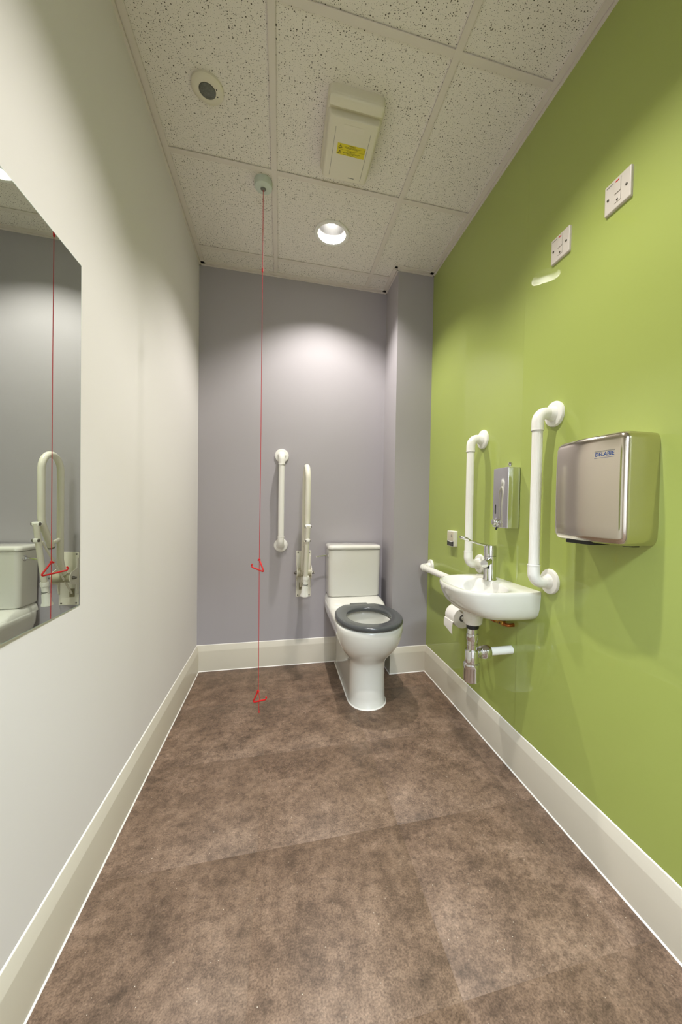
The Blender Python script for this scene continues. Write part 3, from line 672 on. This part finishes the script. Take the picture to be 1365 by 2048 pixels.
# supply pipes with isolating valves under the basin
t = empty('water_supply_pipes', (W, 1.40, .59)); tag(t, 'copper and brass isolating valves with braided hoses under the basin', 'pipes')
for k, (y0, z, lenv) in enumerate(((1.338, .592, 0), (1.400, .588, 0))):
    x0 = W-.030
    G().tube(arcpath([(W+.0, y0, z), (x0, y0, z), (x0, y0+.030, z)], .010, 5), .0075, 16).go('copper_pipe', m_copper if k == 0 else m_brass, t)
    G().lathe([(.0085, 0), (.0115, .002), (.0115, .012), (.009, .014), (.009, .022), (.0115, .024), (.0115, .034), (.0085, .036)], (x0, y0+.022, z), (0, 1, 0), 6).go('valve_body', m_brass if k == 0 else m_copper, t)
    G().lathe([(.004, 0), (.004, .003), (0, .003)], (x0-.009, y0+.039, z), (-1, 0, 0), 10).go('valve_screw', m_screw, t)
    P = catmull([(x0, y0+.055, z), (x0, 1.50+.05*k, z-.012), (x0-.03, 1.575+.05*k, z-.024), (x0-.075, 1.55+.05*k, z-.005), (x0-.06, 1.50, z+.015), (x0-.03, 1.455, .625), (tx-.008+.016*k, ty, .642)], 6)
    G().tube(P, .0060, 12).go('braided_hose', m_steel, t)

# ------------------------------------------------------------------ soap dispenser
t = empty('soap_dispenser', (W, 1.369, .995)); tag(t, 'slim polished steel soap dispenser on the green wall above the basin', 'soap dispenser')
G().rbox(-.054, .054, -.125, .125, -.0005, .058, .004, .003, tm=RW(1.369, 1.120)).go('case', m_chrome, t)
G().rbox(-.0035, .0035, -.020, .020, 0, .001, .003, .0003, tm=RW(1.402, 1.072, .0577)).go('level_window', m_black, t)
G().lathe([(.017, -.001), (.017, .003), (.0145, .005), (.0145, .013), (.012, .017), (0, .018)], (W-.058, 1.392, 1.018), (-1, 0, 0), 28).go('push_button', m_chrome, t)
G().lathe([(.0030, -.001), (.0030, .006), (.0065, .008), (.0085, .014), (.0065, .020), (0, .0225)], (W-.030, 1.345, 1.245), (0, 0, 1), 20).go('lock_knob', m_chrome, t)
G().tube([(W-.055, 1.392, .996), (W-.060, 1.392, .986)], .004, 12).go('nozzle', m_black, t)

# ------------------------------------------------------------------ hand dryer
DY0, DY1, DZ0, DZ1 = .750, 1.000, .985, 1.278
t = empty('hand_dryer', (W, .875, DZ0)); tag(t, 'polished stainless steel hand dryer on the green wall', 'hand dryer')
def dring(z, s_=1, iy=0, bow=1.0):
    P = []; w = (DY1-DY0)/2-iy; cy = (DY0+DY1)/2; dd = .112*s_; r = min(.020, dd*.4)
    P += [(0, -w), (.02*s_, -w-.0015), (dd-r, -w)]
    P += [(dd-r+r*math.sin(a), -w+r-r*math.cos(a)) for a in [PI/2*k/7 for k in range(1, 8)]]
    P += [(dd+.009*s_*bow*(1-(y/(w-r))**2), y) for y in [(-w+r)+2*(w-r)*k/14 for k in range(1, 14)]]
    P += [(dd-r+r*math.cos(a), w-r+r*math.sin(a)) for a in [PI/2*k/7 for k in range(0, 8)]]
    P += [(.02*s_, w+.0015), (0, w)]
    return [Vector((W-d+.0005, cy+y, z)) for d, y in P]
R = [dring(DZ0-.004, .78, .014), dring(DZ0-.002, .88, .010), dring(DZ0+.005, .955, .005), dring(DZ0+.018, .985, .001), dring(1.03, .99, 0), dring(1.10, 1.0), dring(1.20, 1.0), dring(DZ1-.022, .985, .001), dring(DZ1-.010, .965, .004), dring(DZ1-.003, .92, .010), dring(DZ1, .80, .022)]
G().loft(R).go('cover', m_steel, t, angle=40)
G().rbox(-.052, .048, -.040, .034, -.003, .013, .012, .002, tm=Matrix(((0, -1, 0, W-.072), (1, 0, 0, .905), (0, 0, -1, DZ0+.003), (0, 0, 0, 1)))).go('air_outlet', m_black, t)
G().rbox(-.016, .016, -.012, .012, -.003, .012, .003, .001, tm=Matrix(((0, -1, 0, W-.045), (1, 0, 0, .786), (0, 0, -1, DZ0+.004), (0, 0, 0, 1)))).go('sensor_window', m_black, t)
# print on the front face: the face bows outwards, so the print follows its tangent
def face_at(y): w = .125; cy = .875; return .112+.009*(1-((y-cy)/(w-.020))**2)
def on_face(x, h, o):                                   # print coordinates -> bowed face
    y = .8085-x; z = 1.2215+h; return Vector((W+.0005-face_at(y)*(1-.015*(z-1.2)/.056)-.0002-o, y, z))
lt_ = text('logo_lettering', 'DELABIE', .0145, Matrix.Identity(4), m_blue, t, depth=.0001, bold=.00025)
for v in lt_.data.vertices: v.co = on_face(v.co.x, v.co.y, v.co.z)
bf = [(0, 1, 3, 2), (4, 6, 7, 5), (0, 4, 5, 1), (2, 3, 7, 6), (0, 2, 6, 4), (1, 5, 7, 3)]
def bar(g, x0, x1, h0, h1): g.add([on_face(x, h, o) for x in (x0, x1) for h in (h0, h1) for o in (-.0002, .0001)], bf)
g = G(); x = -.029
while x < .0275: bar(g, x, x+.0029, -.0094, -.0086); x += .0029
g.go('logo_rule', m_blue, t)
g = G(); x = -.029
while x < .028: bar(g, x, x+.0014, .0072, .0100); x += .0025
g.go('logo_small_line', m_inkg, t)

# ------------------------------------------------------------------ fused spur switches
m_spur = mat('grey_white_urea', (214, 206, 194), .35)
def spur(y, z, lab):
    t = empty('fused_switch', (W, y, z-.044)); tag(t, lab, 'switch', 'white fused switches on the green wall')
    tm = RW(y, z)
    G().rbox(-.0435, .0435, -.0435, .0435, -.0005, .0085, .003, .003, tm=tm).go('face_plate', m_spur, t)
    def rect(nm, x0, x1, y0, y1, h, m_): return G().rbox(x0, x1, y0, y1, .0080, h, .0008, .0004, tm=tm).go(nm, m_, t)
    rect('rocker_surround', -.0095, .0125, -.003, .0365, .0088, m_seam); rect('rocker', -.0088, .0118, -.0023, .0358, .0105, m_spur)
    rect('neon_lamp', -.0045, .0075, .0290, .0325, .0112, m_red)
    rect('fuse_carrier_surround', -.0095, .0125, -.0290, -.005, .0088, m_seam); rect('fuse_carrier', -.0088, .0118, -.0283, -.0057, .0098, m_spur)
    g = G(); x = -.036
    while x < -.014: w = random.uniform(.0015, .003); g.box(x, x+w, .033, .0352, .0083, .0090); x += w+.0008
    g.v = [tm @ v for v in g.v]; g.go('small_print', m_inkg, t)
    for x, yy in ((-.0305, -.002), (.0305, -.002), (.0015, -.0225)):
        G().lathe([(.0034, .008), (.0034, .0102), (.002, .0105), (0, .0105)], tm @ Vector((x, yy, 0)), (-1, 0, 0), 14).go('screw', m_screw, t)
spur(.8975, 1.998, 'white fused switch plate with red neon above the hand dryer')
spur(1.1235, 1.996, 'white fused switch plate with red neon above the grab rail flange')
# alarm reset plate
t = empty('alarm_reset_plate', (W, 1.895, .865)); tag(t, 'small white alarm reset plate with black printed band on the green wall', 'switch')
tm = RW(1.895, .906)
G().rbox(-.040, .040, -.043, .043, -.0005, .022, .004, .0015, tm=tm).go('case', m_white, t)
G().rbox(-.035, .037, -.012, .038, .0215, .0228, .003, .0004, tm=tm).go('touch_panel', mat('beige_membrane', (196, 188, 164), .4), t)
g = G(); lo = [(-.038+.076*k/12, -.014-.006*(1-((k-6)/6)**2)) for k in range(13)]
ol = lo+[(.038, -.041), (-.038, -.041)]
G().loft([[tm @ Vector((x, y, z)) for x, y in ol] for z in (.0215, .0230)]).go('printed_band', m_black, t)
g = G()
for y in (-.025, -.030, -.035):
    x = -.028
    while x < .026: w = random.uniform(.003, .007); g.box(x, x+w, y-.0008, y+.0008, .0229, .0233); x += w+.0012
g.v = [tm @ v for v in g.v]; g.go('small_print', m_inkg, t)
G().add([tm @ (v) for v in G().lathe([(.0075, 0), (.0085, .0006), (.0085, .0008), (.0065, .0008)], (.016, .016, .0228), (0, 0, 1), 20).v], G().lathe([(.0075, 0), (.0085, .0006), (.0085, .0008), (.0065, .0008)], (.016, .016, .0228), (0, 0, 1), 20).f).go('reset_button', m_seam, t)
